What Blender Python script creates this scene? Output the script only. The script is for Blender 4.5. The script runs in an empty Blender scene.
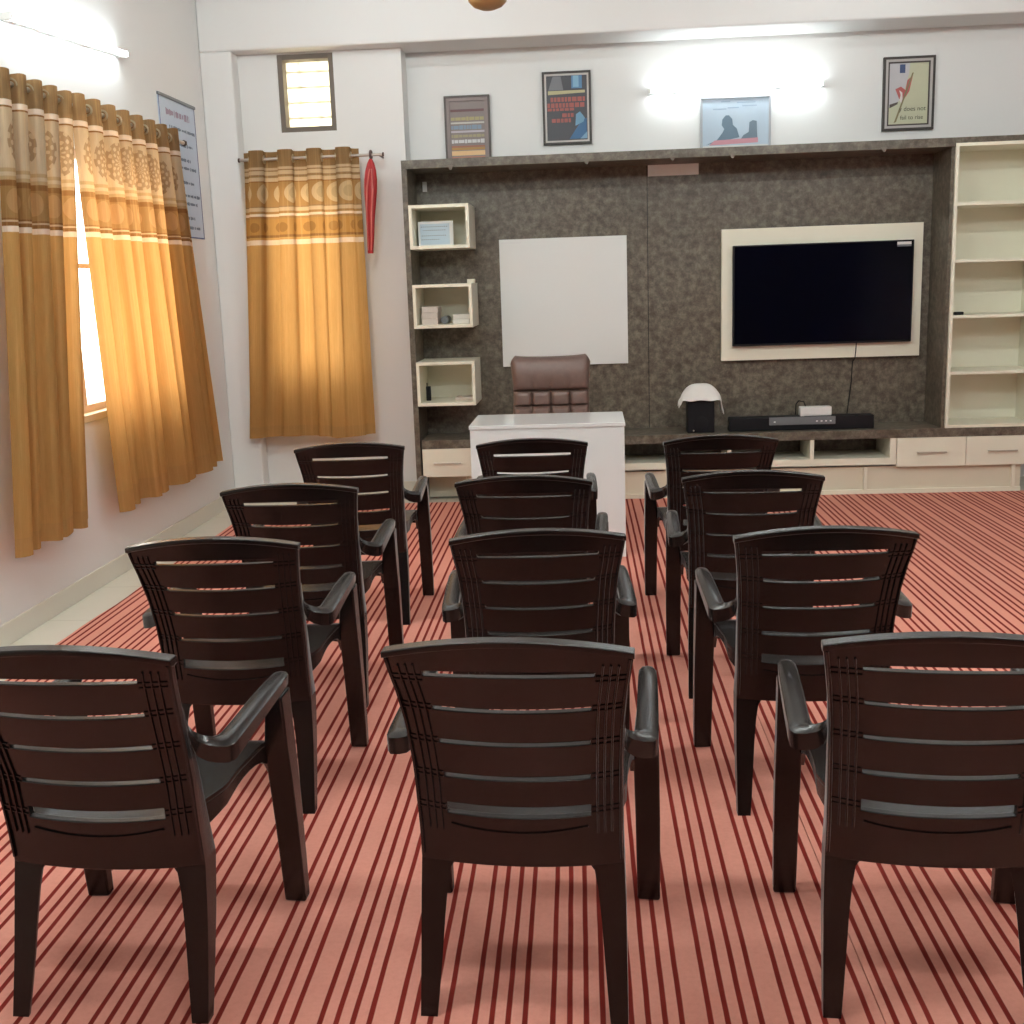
import bpy, math, random
from mathutils import Vector, Matrix
random.seed(7)
C = bpy.context.scene.collection
PI = math.pi

# ------------------------------------------------------------------ materials
class N:
    """tiny node-expression helper"""
    def __init__(s, name):
        s.m = bpy.data.materials.new(name); s.m.use_nodes = True
        s.t = s.m.node_tree; s.t.nodes.clear()
        s.out = s.t.nodes.new('ShaderNodeOutputMaterial')
    def n(s, typ, **kw):
        o = s.t.nodes.new(typ)
        for k, v in kw.items(): setattr(o, k, v)
        return o
    def l(s, a, b): s.t.links.new(a, b)
    def val(s, x, sock):
        if isinstance(x, (int, float)): sock.default_value = x
        elif isinstance(x, tuple): sock.default_value = x if len(x) == 4 else x + (1,)
        else: s.l(x, sock)
    def math(s, op, a, b=0.0, c=None):
        o = s.n('ShaderNodeMath', operation=op)
        s.val(a, o.inputs[0]); s.val(b, o.inputs[1])
        if c is not None: s.val(c, o.inputs[2])
        return o.outputs[0]
    def mix(s, f, a, b):
        o = s.n('ShaderNodeMix', data_type='RGBA')
        s.val(f, o.inputs[0]); s.val(a, o.inputs[6]); s.val(b, o.inputs[7])
        return o.outputs[2]
    def coord(s, kind='Object'):
        return s.n('ShaderNodeTexCoord').outputs[kind]
    def xyz(s, v):
        o = s.n('ShaderNodeSeparateXYZ'); s.l(v, o.inputs[0]); return o.outputs
    def noise(s, scale, detail=3, rough=.5, vec=None, stretch=None):
        o = s.n('ShaderNodeTexNoise'); o.inputs['Scale'].default_value = scale
        o.inputs['Detail'].default_value = detail; o.inputs['Roughness'].default_value = rough
        v = vec if vec is not None else s.coord()
        if stretch:
            mp = s.n('ShaderNodeMapping'); mp.inputs['Scale'].default_value = stretch
            s.l(v, mp.inputs[0]); v = mp.outputs[0]
        s.l(v, o.inputs['Vector']); return o.outputs[0]
    def ramp(s, fac, stops, interp='LINEAR'):
        o = s.n('ShaderNodeValToRGB'); r = o.color_ramp; r.interpolation = interp
        while len(r.elements) < len(stops): r.elements.new(.5)
        for e, (p, c) in zip(r.elements, stops): e.position = p; e.color = tuple(c) + (1,)
        s.l(fac, o.inputs[0]); return o.outputs[0]
    def bsdf(s, col, rough=.5, metal=0, bump=None, bstr=.1, bdist=.002, spec=.5, coat=0, sheen=0):
        b = s.n('ShaderNodeBsdfPrincipled')
        s.val(col, b.inputs['Base Color']); s.val(rough, b.inputs['Roughness'])
        b.inputs['Metallic'].default_value = metal
        b.inputs['Specular IOR Level'].default_value = spec
        b.inputs['Coat Weight'].default_value = coat; b.inputs['Coat Roughness'].default_value = .05
        b.inputs['Sheen Weight'].default_value = sheen; b.inputs['Sheen Roughness'].default_value = .25
        if bump is not None:
            bp = s.n('ShaderNodeBump'); bp.inputs['Strength'].default_value = bstr
            bp.inputs['Distance'].default_value = bdist
            s.l(bump, bp.inputs['Height']); s.l(bp.outputs[0], b.inputs['Normal'])
        s.l(b.outputs[0], s.out.inputs[0]); return s.m

def mat(name, col, rough=.5, metal=0, var=.06, scale=12, bstr=.05, spec=.5, coat=0, sheen=0, bscale=None):
    m = N(name)
    nz = m.noise(scale)
    c = m.mix(nz, tuple(max(0, x*(1-var)) for x in col), tuple(min(1, x*(1+var)) for x in col))
    return m.bsdf(c, rough, metal, m.noise(bscale or scale*12), bstr, .002, spec, coat, sheen)

M = {}
M['wall'] = mat('painted_plaster', (.79, .785, .77), .55, var=.02, scale=1.5, bstr=.08, bscale=60)
M['ceiling'] = mat('ceiling_paint', (.80, .79, .77), .7, var=.02, scale=2)
M['cream'] = mat('cream_laminate', (.88, .85, .70), .32, var=.02, scale=3, bstr=.01)
M['cream_dull'] = mat('cream_board', (.76, .71, .56), .5, var=.03, scale=4, bstr=.02)
M['white_gloss'] = mat('white_gloss_laminate', (.80, .81, .80), .12, var=.01, scale=3, bstr=0)
M['white_lam'] = mat('white_laminate', (.78, .79, .78), .35, var=.01, scale=3, bstr=0)
M['board'] = mat('whiteboard_enamel', (.80, .82, .80), .3, var=.01, scale=2, bstr=0)
M['paper'] = mat('paper', (.78, .76, .72), .8, var=.04)
M['paper_pink'] = mat('pinkish_paper', (.70, .60, .54), .8, var=.06, scale=40)
M['blue_paper'] = mat('light_blue_paper', (.52, .64, .74), .6, var=.05)
M['black'] = mat('black_plastic', (.008, .008, .010), .5, spec=.2)
M['screen'] = mat('tv_glass', (.0012, .0014, .005), .10, bstr=0, spec=.14)
M['greyplastic'] = mat('grey_plastic', (.16, .17, .18), .4)
M['whiteplastic'] = mat('white_plastic', (.8, .8, .78), .35)
M['chrome'] = mat('brushed_steel', (.62, .58, .50), .3, 1)
M['dark_metal'] = mat('dark_rod_metal', (.10, .07, .06), .4, .8)
M['rod_light'] = mat('pale_rod_metal', (.55, .50, .45), .3, .8)
M['brown_frame'] = mat('brown_wood_frame', (.10, .055, .05), .5)
M['grey_frame'] = mat('grey_brown_frame', (.17, .14, .115), .6)
M['pale_frame'] = mat('pale_pink_frame', (.70, .52, .42), .5)
M['sill'] = mat('stone_sill', (.62, .50, .34), .4)
M['grill'] = mat('window_grill_paint', (.55, .50, .40), .5)
M['red_cloth'] = mat('red_satin', (.42, .020, .022), .5, var=.3, scale=20)
M['white_cloth'] = mat('white_cloth', (.82, .81, .77), .8, sheen=.2)
M['leather'] = mat('brown_leather', (.165, .105, .088), .38, var=.2, scale=30, bstr=.25, bscale=260)
M['fan_gold'] = mat('golden_brown_enamel', (.42, .27, .11), .35, .3)
M['fan_brown'] = mat('dark_brown_enamel', (.12, .07, .04), .4)
M['skirt'] = mat('skirting_tile', (.70, .67, .58), .3, var=.03, scale=2, bstr=0)
M['black_gap'] = mat('dark_recess_blue', (.01, .012, .03), .6)

# dark brown moulded plastic of the chairs: fine leather-like grain
m = N('brown_moulded_plastic')
g = m.noise(420, 2)
M['chair'] = m.bsdf(m.mix(m.noise(25), (.0040, .0018, .0014), (.0065, .0030, .0024)), .27, 0, g, .06, .0006, .47, sheen=.42)

# dark mottled laminate
m = N('mottled_brown_laminate')
n1 = m.noise(21, 8, .74); n2 = m.noise(4, 3)
c = m.ramp(n1, [(.36, (.050, .038, .027)), (.50, (.122, .101, .074)), (.64, (.225, .195, .150))])
c2 = m.mix(m.math('MULTIPLY', n2, .35), c, (.12, .097, .070))
M['laminate'] = m.bsdf(c2, .42, 0, n1, .05)

# striped carpet: groups of four dark lines; x offset differs between the two lengths
def carpet_mat(name, x0):
    m = N(name)
    o = m.xyz(m.coord())
    jit = m.math('MULTIPLY', m.math('SUBTRACT', m.noise(14, 2, stretch=(1, .35, 1)), .5), .0035)
    x = m.math('ADD', m.math('SUBTRACT', m.math('ADD', o[0], m.math('MULTIPLY', o[1], .010)), x0 + .0206 - .0065), jit)
    P = .1588; S = .0338
    u = m.math('MULTIPLY', m.math('FRACT', m.math('DIVIDE', x, P)), P)
    k = m.math('MULTIPLY', m.math('FRACT', m.math('DIVIDE', u, S)), S)
    w = m.math('SMOOTH_MIN', m.math('DIVIDE', m.math('SUBTRACT', .0130, k), .0015), m.math('DIVIDE', k, .0015), .2)
    line = m.math('MINIMUM', m.math('MAXIMUM', w, 0), 1)
    line = m.math('MULTIPLY', line, m.math('LESS_THAN', u, .130))
    fib = m.noise(700, 2)
    base = m.mix(m.noise(2.2, 3), (.64, .255, .19), (.74, .32, .245))
    base = m.mix(m.math('MULTIPLY', m.math('MAXIMUM', m.math('SUBTRACT', m.noise(70, 4, .7), .42), 0), 1.2), base, (.50, .17, .12))
    base = m.mix(m.math('MULTIPLY', fib, .5), base, (.80, .40, .32))
    dark = m.mix(fib, (.150, .012, .009), (.24, .030, .022))
    col = m.mix(line, base, dark)
    return m.bsdf(col, .95, 0, fib, .5, .003, .03, sheen=0)
M['carpet_a'] = carpet_mat('striped_carpet_left', -.261)
M['carpet_b'] = carpet_mat('striped_carpet_right', .7065)

# cream vitrified floor tiles with faint joints
m = N('cream_floor_tile')
o = m.xyz(m.coord())
fx = m.math('FRACT', m.math('DIVIDE', m.math('ADD', o[0], 10.03), .6)); fy = m.math('FRACT', m.math('DIVIDE', m.math('ADD', o[1], 10), .6))
j = m.math('MAXIMUM', m.math('LESS_THAN', fx, .006), m.math('LESS_THAN', fy, .006))
M['tile'] = m.bsdf(m.mix(j, m.mix(m.noise(3), (.70, .66, .55), (.76, .72, .62)), (.5, .46, .38)), .15, 0)

def emis(name, col, s):
    m = N(name); e = m.n('ShaderNodeEmission'); e.inputs[0].default_value = col + (1,); e.inputs[1].default_value = s
    m.l(e.outputs[0], m.out.inputs[0]); return m.m
M['tube'] = emis('fluorescent_tube', (.87, .97, 1.0), 19)
M['tube_added'] = emis('added_ceiling_tube', (.92, .995, .97), 142)  # strong glow for the added, unseen ceiling tubes

# clear pane
m = N('window_pane_glass')
t = m.n('ShaderNodeBsdfTransparent'); t.inputs[0].default_value = (.95, .96, .93, 1)
gl = m.n('ShaderNodeBsdfGlossy'); gl.inputs['Roughness'].default_value = .03
mx = m.n('ShaderNodeMixShader'); mx.inputs[0].default_value = .07; m.l(t.outputs[0], mx.inputs[1]); m.l(gl.outputs[0], mx.inputs[2])
m.l(mx.outputs[0], m.out.inputs[0]); M['pane'] = m.m
# frosted pane of the small ventilator
m = N('frosted_pane_glass')
t = m.n('ShaderNodeBsdfTransparent'); t.inputs[0].default_value = (.55, .53, .42, 1)
tr = m.n('ShaderNodeBsdfTranslucent'); m.l(m.mix(m.noise(16, 2), (.62, .56, .40), (.92, .89, .80)), tr.inputs[0])
mx = m.n('ShaderNodeMixShader'); mx.inputs[0].default_value = .8; m.l(t.outputs[0], mx.inputs[1]); m.l(tr.outputs[0], mx.inputs[2])
m.l(mx.outputs[0], m.out.inputs[0]); M['frost'] = m.m

# curtain cloth: woven bands and medallions across the top, plain gold voile below
def curtain_mat(name, bands, H, circles, trans):
    m = N(name)
    uv = m.xyz(m.n('ShaderNodeUVMap').outputs[0]); u, v = uv[0], uv[1]   # u metres across, v metres down
    stops = [(d/H, c) for d, c in bands]
    col = m.ramp(m.math('DIVIDE', v, H), stops, 'CONSTANT')
    for (vc, R, P, cc, dotted) in circles:
        du = m.math('MULTIPLY', m.math('SUBTRACT', m.math('FRACT', m.math('DIVIDE', u, P)), .5), P)
        dv = m.math('SUBTRACT', v, vc)
        r = m.math('SQRT', m.math('ADD', m.math('MULTIPLY', du, du), m.math('MULTIPLY', dv, dv)))
        mask = m.math('LESS_THAN', r, R)
        if dotted:
            a = m.math('ARCTAN2', dv, du)
            pet = m.math('MULTIPLY', m.math('SINE', m.math('MULTIPLY', a, 10)), m.math('SINE', m.math('MULTIPLY', r, 2*PI/(R*.42))))
            hole = m.math('GREATER_THAN', pet, .25)
            mask = m.math('MULTIPLY', mask, m.math('SUBTRACT', 1, m.math('MULTIPLY', hole, .85)))
        col = m.mix(m.math('MULTIPLY', mask, .85), col, cc)
    thr = m.noise(1, 2, .6, uv_vec(m), (420, 14, 1))
    slub = m.noise(1, 2, .6, uv_vec(m), (60, 1.2, 1))
    col = m.mix(m.math('MULTIPLY', m.math('SUBTRACT', thr, .35), .5), col, (.16, .085, .02))
    col = m.mix(m.math('MULTIPLY', m.math('MAXIMUM', m.math('SUBTRACT', slub, .5), 0), .9), col, (.86, .62, .30))
    d = m.n('ShaderNodeBsdfDiffuse'); tl = m.n('ShaderNodeBsdfTranslucent'); gs = m.n('ShaderNodeBsdfGlossy')
    gs.inputs['Roughness'].default_value = .5; m.l(col, gs.inputs[0])
    m.l(col, d.inputs[0])
    tc = m.n('ShaderNodeGamma'); m.l(col, tc.inputs[0]); tc.inputs[1].default_value = .6
    tm = m.n('ShaderNodeMix', data_type='RGBA', blend_type='MULTIPLY'); tm.inputs[0].default_value = 1
    m.l(tc.outputs[0], tm.inputs[6]); tm.inputs[7].default_value = (1, .63, .34, 1)
    m.l(tm.outputs[2], tl.inputs[0])
    a = m.n('ShaderNodeMixShader'); a.inputs[0].default_value = trans; m.l(d.outputs[0], a.inputs[1]); m.l(tl.outputs[0], a.inputs[2])
    b = m.n('ShaderNodeMixShader'); b.inputs[0].default_value = .07; m.l(a.outputs[0], b.inputs[1]); m.l(gs.outputs[0], b.inputs[2])
    m.l(b.outputs[0], m.out.inputs[0]); return m.m
def uv_vec(m): return m.n('ShaderNodeUVMap').outputs[0]
BR = (.22, .155, .085); PALE = (.54, .47, .34); WH = (.80, .76, .66); GOLD = (.50, .32, .12); DK = (.20, .105, .04); MID = (.30, .19, .08); HEM = (.46, .30, .12)
M['curtain_left'] = curtain_mat('gold_curtain_cloth',
    [(0, BR), (.115, WH), (.14, DK), (.150, PALE), (.40, (.42, .33, .19)), (.415, PALE), (.43, (.42, .33, .19)), (.450, DK), (.47, MID), (.60, DK), (.61, PALE), (.622, DK), (.634, WH), (.66, GOLD), (1.93, HEM)],
    2.1, [(.285, .105, .29, (.24, .18, .115), True), (.535, .052, .145, (.42, .27, .13), False)], .5)
M['curtain_back'] = curtain_mat('gold_curtain_cloth_medallion',
    [(0, BR), (.10, PALE), (.115, BR), (.13, PALE), (.15, BR), (.17, PALE), (.195, DK), (.20, MID), (.355, BR), (.365, PALE), (.39, MID), (.405, WH), (.425, MID), (.44, (.40, .23, .07)), (.545, DK), (.565, GOLD), (.575, WH), (.615, GOLD), (1.86, HEM)],
    2.1, [(.278, .066, .165, (.52, .46, .31), False), (.278, .038, .165, (.36, .32, .20), False), (.50, .032, .11, (.22, .12, .04), False)], .5)

# ------------------------------------------------------------------ geometry
class MB:
    def __init__(s): s.v = []; s.f = []; s.uv = {}
    def add(s, vs, fs):
        b = len(s.v); s.v += [tuple(v) for v in vs]; s.f += [tuple(i+b for i in f) for f in fs]; return s
    def box(s, x0, x1, y0, y1, z0, z1):
        v = [(x0,y0,z0),(x1,y0,z0),(x1,y1,z0),(x0,y1,z0),(x0,y0,z1),(x1,y0,z1),(x1,y1,z1),(x0,y1,z1)]
        return s.add(v, [(0,3,2,1),(4,5,6,7),(0,1,5,4),(1,2,6,5),(2,3,7,6),(3,0,4,7)])
    def loft(s, secs, caps=True, closed=True):
        n = len(secs[0]); vs = [p for sec in secs for p in sec]; fs = []
        for i in range(len(secs)-1):
            for j in range(n if closed else n-1):
                k = (j+1) % n
                fs.append((i*n+j, i*n+k, (i+1)*n+k, (i+1)*n+j))
        if caps: fs.append(tuple(range(n-1, -1, -1))); fs.append(tuple((len(secs)-1)*n+j for j in range(n)))
        return s.add(vs, fs)
    def tube(s, path, r, n=10, caps=True):
        path = [Vector(p) for p in path]; secs = []
        for i, p in enumerate(path):
            t = (path[min(i+1, len(path)-1)] - path[max(i-1, 0)]).normalized()
            a = t.cross(Vector((0,0,1)))
            if a.length < 1e-3: a = t.cross(Vector((0,1,0)))
            a.normalize(); b = a.cross(t); rr = r[i] if isinstance(r, (list, tuple)) else r
            secs.append([tuple(p + a*rr*math.cos(2*PI*k/n) + b*rr*math.sin(2*PI*k/n)) for k in range(n)])
        return s.loft(secs, caps)
    def lathe(s, prof, c=(0,0,0), n=24):
        secs = [[(c[0]+r*math.cos(2*PI*k/n), c[1]+r*math.sin(2*PI*k/n), c[2]+z) for k in range(n)] for r, z in prof]
        return s.loft(secs)
    def poly(s, pts, y0, y1):
        """outline in x,z extruded along y"""
        return s.loft([[(x, y0, z) for x, z in pts], [(x, y1, z) for x, z in pts]])
    def torus(s, c, R, r, axis='y', n=18, k=8):
        secs = []
        for i in range(n+1):
            a = 2*PI*i/n; sec = []
            for j in range(k):
                b = 2*PI*j/k; rr = R + r*math.cos(b); h = r*math.sin(b)
                p = (rr*math.cos(a), h, rr*math.sin(a)) if axis == 'y' else (h, rr*math.cos(a), rr*math.sin(a))
                sec.append((c[0]+p[0], c[1]+p[1], c[2]+p[2]))
            secs.append(sec)
        return s.loft(secs, caps=False)
    def build(s, name, material, parent=None, off=(0,0,0), smooth=False, bevel=0, seg=2):
        me = bpy.data.meshes.new(name)
        me.from_pydata([(x-off[0], y-off[1], z-off[2]) for x, y, z in s.v], [], s.f)
        me.materials.append(material)
        import bmesh
        bm = bmesh.new(); bm.from_mesh(me); bmesh.ops.recalc_face_normals(bm, faces=bm.faces); bm.to_mesh(me); bm.free()
        me.validate()
        o = bpy.data.objects.new(name, me); C.objects.link(o)
        if smooth:
            for p in me.polygons: p.use_smooth = True
            try: me.set_sharp_from_angle(angle=math.radians(40))
            except Exception: pass
        if bevel:
            b = o.modifiers.new('soft_edges', 'BEVEL'); b.width = bevel; b.segments = seg; b.limit_method = 'ANGLE'; b.angle_limit = math.radians(35)
            b.harden_normals = False
        if parent: o.parent = parent
        return o

def thing(name, label, cat, loc, group=None):
    o = bpy.data.objects.new(name, None); C.objects.link(o); o.location = loc
    o.empty_display_size = .1
    o['label'] = label; o['category'] = cat
    if group: o['group'] = group
    return o
def root(o):
    while o.parent: o = o.parent
    return o
def part(mb, name, material, parent, **kw):
    return mb.build(name, material, parent, off=tuple(root(parent).location), **kw)
def solo(mb, name, material, label, cat, loc, group=None, **kw):
    o = mb.build(name, material, None, off=loc, **kw); o.location = loc
    o['label'] = label; o['category'] = cat
    if group: o['group'] = group
    return o
def struct(mb, name, material, **kw):
    o = mb.build(name, material, None, **kw); o['kind'] = 'structure'; return o
B = lambda *a: MB().box(*a)
def copy_tree(o, parent=None):
    c = o.copy(); C.objects.link(c); c.parent = parent
    for ch in [x for x in bpy.data.objects if x.parent == o]: copy_tree(ch, c)
    return c

# ------------------------------------------------------------------ room shell
XL, XR, YR, ZC = -2.57, 4.3, -2.7, 3.45
YB, YW, YM = 7.95, 8.10, 8.32          # pillar/beam face, window wall, main wall
struct(B(XL-.2, XR+.2, YR-.2, 8.8, -.06, -.008), 'floor', M['tile'])
struct(B(XL-.2, XR+.2, YR-.2, 8.8, ZC, ZC+.1), 'ceiling', M['ceiling'])
# left wall with its window opening
WY0, WY1, WZ0, WZ1 = 5.36, 6.74, .88, 2.22
w = MB()
w.box(XL-.2, XL, YR-.2, WY0, -.06, ZC).box(XL-.2, XL, WY1, 8.8, -.06, ZC)
w.box(XL-.2, XL, WY0, WY1, -.06, WZ0).box(XL-.2, XL, WY0, WY1, WZ1, ZC)
struct(w, 'wall_left', M['wall'])
# back: window wall (with two openings), corner pillar and beam, recessed main wall
V2 = (-2.19, -1.66, .86, 2.20); VV = (-2.085, -1.70, 2.535, 3.04)
w = MB()
w.box(XL, V2[0], YW, YW+.2, -.06, ZC).box(V2[1], -1.235, YW, YW+.2, -.06, ZC)
w.box(V2[0], V2[1], YW, YW+.2, -.06, V2[2])
w.box(V2[0], VV[0], YW, YW+.2, V2[3], ZC).box(VV[1], V2[1], YW, YW+.2, V2[3], ZC)
w.box(VV[0], VV[1], YW, YW+.2, V2[3], VV[2]).box(VV[0], VV[1], YW, YW+.2, VV[3], ZC)
w.box(-1.435, -1.235, YW+.2, 8.8, -.06, ZC)
struct(w, 'wall_back', M['wall'])
struct(B(-1.235, XR, YM, 8.8, -.06, ZC), 'wall_recess', M['wall'])
struct(B(XL, -2.352, YB, YW, -.06, 3.05), 'trim_1', M['wall'], bevel=.012)
struct(B(XL, XR, YB, YM, 3.05, ZC), 'trim_2', M['wall'], bevel=.012)
struct(B(XR, XR+.2, YR-.2, 8.8, -.06, ZC), 'wall_right', M['wall'])
M['wall_dark'] = mat('dark_brown_paint', (.10, .08, .07), .7)
struct(B(XL-.2, XR+.2, YR-.2, YR, -.06, ZC), 'wall_rear', M['wall_dark'])
bb = MB().box(XL, XL+.014, YR, YB, -.008, .092)
struct(bb, 'baseboard_left', M['skirt'], bevel=.003)
struct(MB().box(XL+.014, -2.352, YB-.014, YB, -.008, .092).box(-2.352, -1.235, YW-.014, YW, -.008, .092), 'baseboard_back', M['skirt'], bevel=.003)

# windows
def left_window():
    x0, x1 = XL-.10, XL-.05
    f = MB()
    f.box(x0, x1, WY0, WY0+.05, WZ0, WZ1).box(x0, x1, WY1-.05, WY1, WZ0, WZ1)
    f.box(x0, x1, WY0+.05, WY1-.05, WZ0, WZ0+.04).box(x0, x1, WY0+.05, WY1-.05, WZ1-.05, WZ1)
    f.box(x0, x1, 5.765, 5.81, WZ0+.04, WZ1-.05).box(x0, x1, 6.27, 6.315, WZ0+.04, WZ1-.05)
    o = struct(f, 'window_1', M['pale_frame'], bevel=.003)
    gl = MB().box(x0+.02, x0+.025, WY0+.05, WY1-.05, WZ0+.04, WZ1-.05)
    gl.build('pane', M['pane'], o)
    gr = MB()
    for z, ya in ((1.22, 6.32), (1.63, WY0), (2.0, 6.32)): gr.box(x1+.006, x1+.022, ya, WY1, z-.012, z+.012)
    gr.build('window_grill', M['pale_frame'], o)
    si = MB().box(XL-.19, XL+.012, WY0-.02, WY1+.02, WZ0-.035, WZ0+.002)
    si.build('window_sill', M['sill'], o, bevel=.003)
left_window()
def back_window():
    y0, y1 = YW+.01, YW+.05
    f = MB()
    f.box(V2[0], V2[0]+.05, y0, y1, V2[2], V2[3]).box(V2[1]-.05, V2[1], y0, y1, V2[2], V2[3])
    f.box(V2[0]+.05, V2[1]-.05, y0, y1, V2[2], V2[2]+.05).box(V2[0]+.05, V2[1]-.05, y0, y1, V2[3]-.05, V2[3])
    f.box(V2[0]+.05, V2[1]-.05, y0, y1, 1.29, 1.35).box(V2[0]+.05, V2[1]-.05, y0, y1, 1.70, 1.75)
    f.box(-1.945, -1.915, y0, y1, V2[2]+.05, V2[3]-.05)
    o = struct(f, 'window_2', M['brown_frame'], bevel=.003)
    MB().box(V2[0]+.05, V2[1]-.05, y0+.02, y0+.025, V2[2]+.05, V2[3]-.05).build('pane', M['pane'], o)
    # outer timber architrave on the wall, its edges peeping past the curtain
    a = MB().box(-2.40, -2.365, YW-.025, YW-.001, .82, 2.31).box(-1.59, -1.555, YW-.025, YW-.001, .82, 2.27)
    a.build('window_architrave', M['brown_frame'], o, bevel=.003)
back_window()
def vent():
    y0, y1 = YW+.005, YW+.045
    x0, x1, z0, z1 = VV
    f = MB().box(x0, x0+.034, y0, y1+.10, z0, z1).box(x1-.034, x1, y0, y1+.10, z0, z1)
    f.box(x0+.034, x1-.034, y0, y1+.10, z0, z0+.034).box(x0+.034, x1-.034, y0, y1+.10, z1-.034, z1)
    o = struct(f, 'window_3', M['grey_frame'], bevel=.002)
    MB().box(x0+.034, x1-.034, y1+.06, y1+.064, z0+.034, z1-.034).build('pane', M['frost'], o)
    g = MB()
    for z in (2.64, 2.74, 2.84, 2.94): g.box(x0+.034, x1-.034, y1+.066, y1+.076, z-.005, z+.005)
    for x in (-1.965, -1.83): g.box(x-.005, x+.005, y1+.077, y1+.087, z0+.034, z1-.034)
    g.build('window_grill', M['grill'], o)
vent()

# ------------------------------------------------------------------ carpets
XS = .560
def carpet(x0, x1, matl, label):
    # slightly wavy long edges
    mb = MB(); n = 60; Y0, Y1 = -2.3, 7.735
    if x1 > 3: Y1 = 7.735
    secs = []
    for i in range(n+1):
        y = Y0 + (Y1-Y0)*i/n
        a = x0 + (.006*math.sin(y*5)+.004*math.sin(y*11) if x0 < -1 else (.010*(y-2)*-1))
        b = x1 + (.010*(y-2)*-1 if x1 < 1 else 0) - (.0015 if x1 < 1 else 0)
        secs.append([(a, y, -.008), (a, y, 0), (b, y, 0), (b, y, -.008)])
    mb.loft(secs)
    o = mb.build('carpet', matl); o['label'] = label; o['category'] = 'carpet'; o['group'] = 'striped carpet lengths'
carpet(-2.335, XS, M['carpet_a'], 'pink carpet length with dark red stripes nearer the orange curtains')
carpet(XS+.0015, 4.05, M['carpet_b'], 'pink carpet length with dark red stripes under the right chairs')

# ------------------------------------------------------------------ plastic armchair
def interp(x, pts):
    if x <= pts[0][0]: return pts[0][1]
    for (a, fa), (b, fb) in zip(pts, pts[1:]):
        if x <= b: return fa + (fb-fa)*(x-a)/(b-a)
    return pts[-1][1]
YP = [(0, -.025), (.16, .015), (.316, .044), (.38, .036), (.436, .027), (.523, .016), (.604, -.009), (.683, -.038), (.759, -.076), (.80, -.092), (.83, -.104)]
WO = [(0, .212), (.11, .211), (.23, .210), (.31, .2075), (.39, .2065), (.45, .2075), (.53, .209), (.62, .2125), (.69, .2185), (.72, .2225), (.752, .227), (.80, .234)]
WI = [(0, .1765), (.08, .169), (.2, .160), (.27, .153), (.30, .147), (.316, .135)]
def back_pt(u, z, d=0):
    """u in -1..1 across the back, z height at the stile; d = distance in front of the rear skin"""
    w = interp(z, WO); t = max(0, (z-.44)/.36)
    arch = interp(z, [(.316, -.004), (.40, -.010), (.44, -.012), (.523, -.009), (.69, -.008), (.76, .0), (.80, .026)])*(1-u*u)
    bow = .020*(1-u*u)
    return (u*w, interp(z, YP) - bow + d, z + arch)

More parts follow.
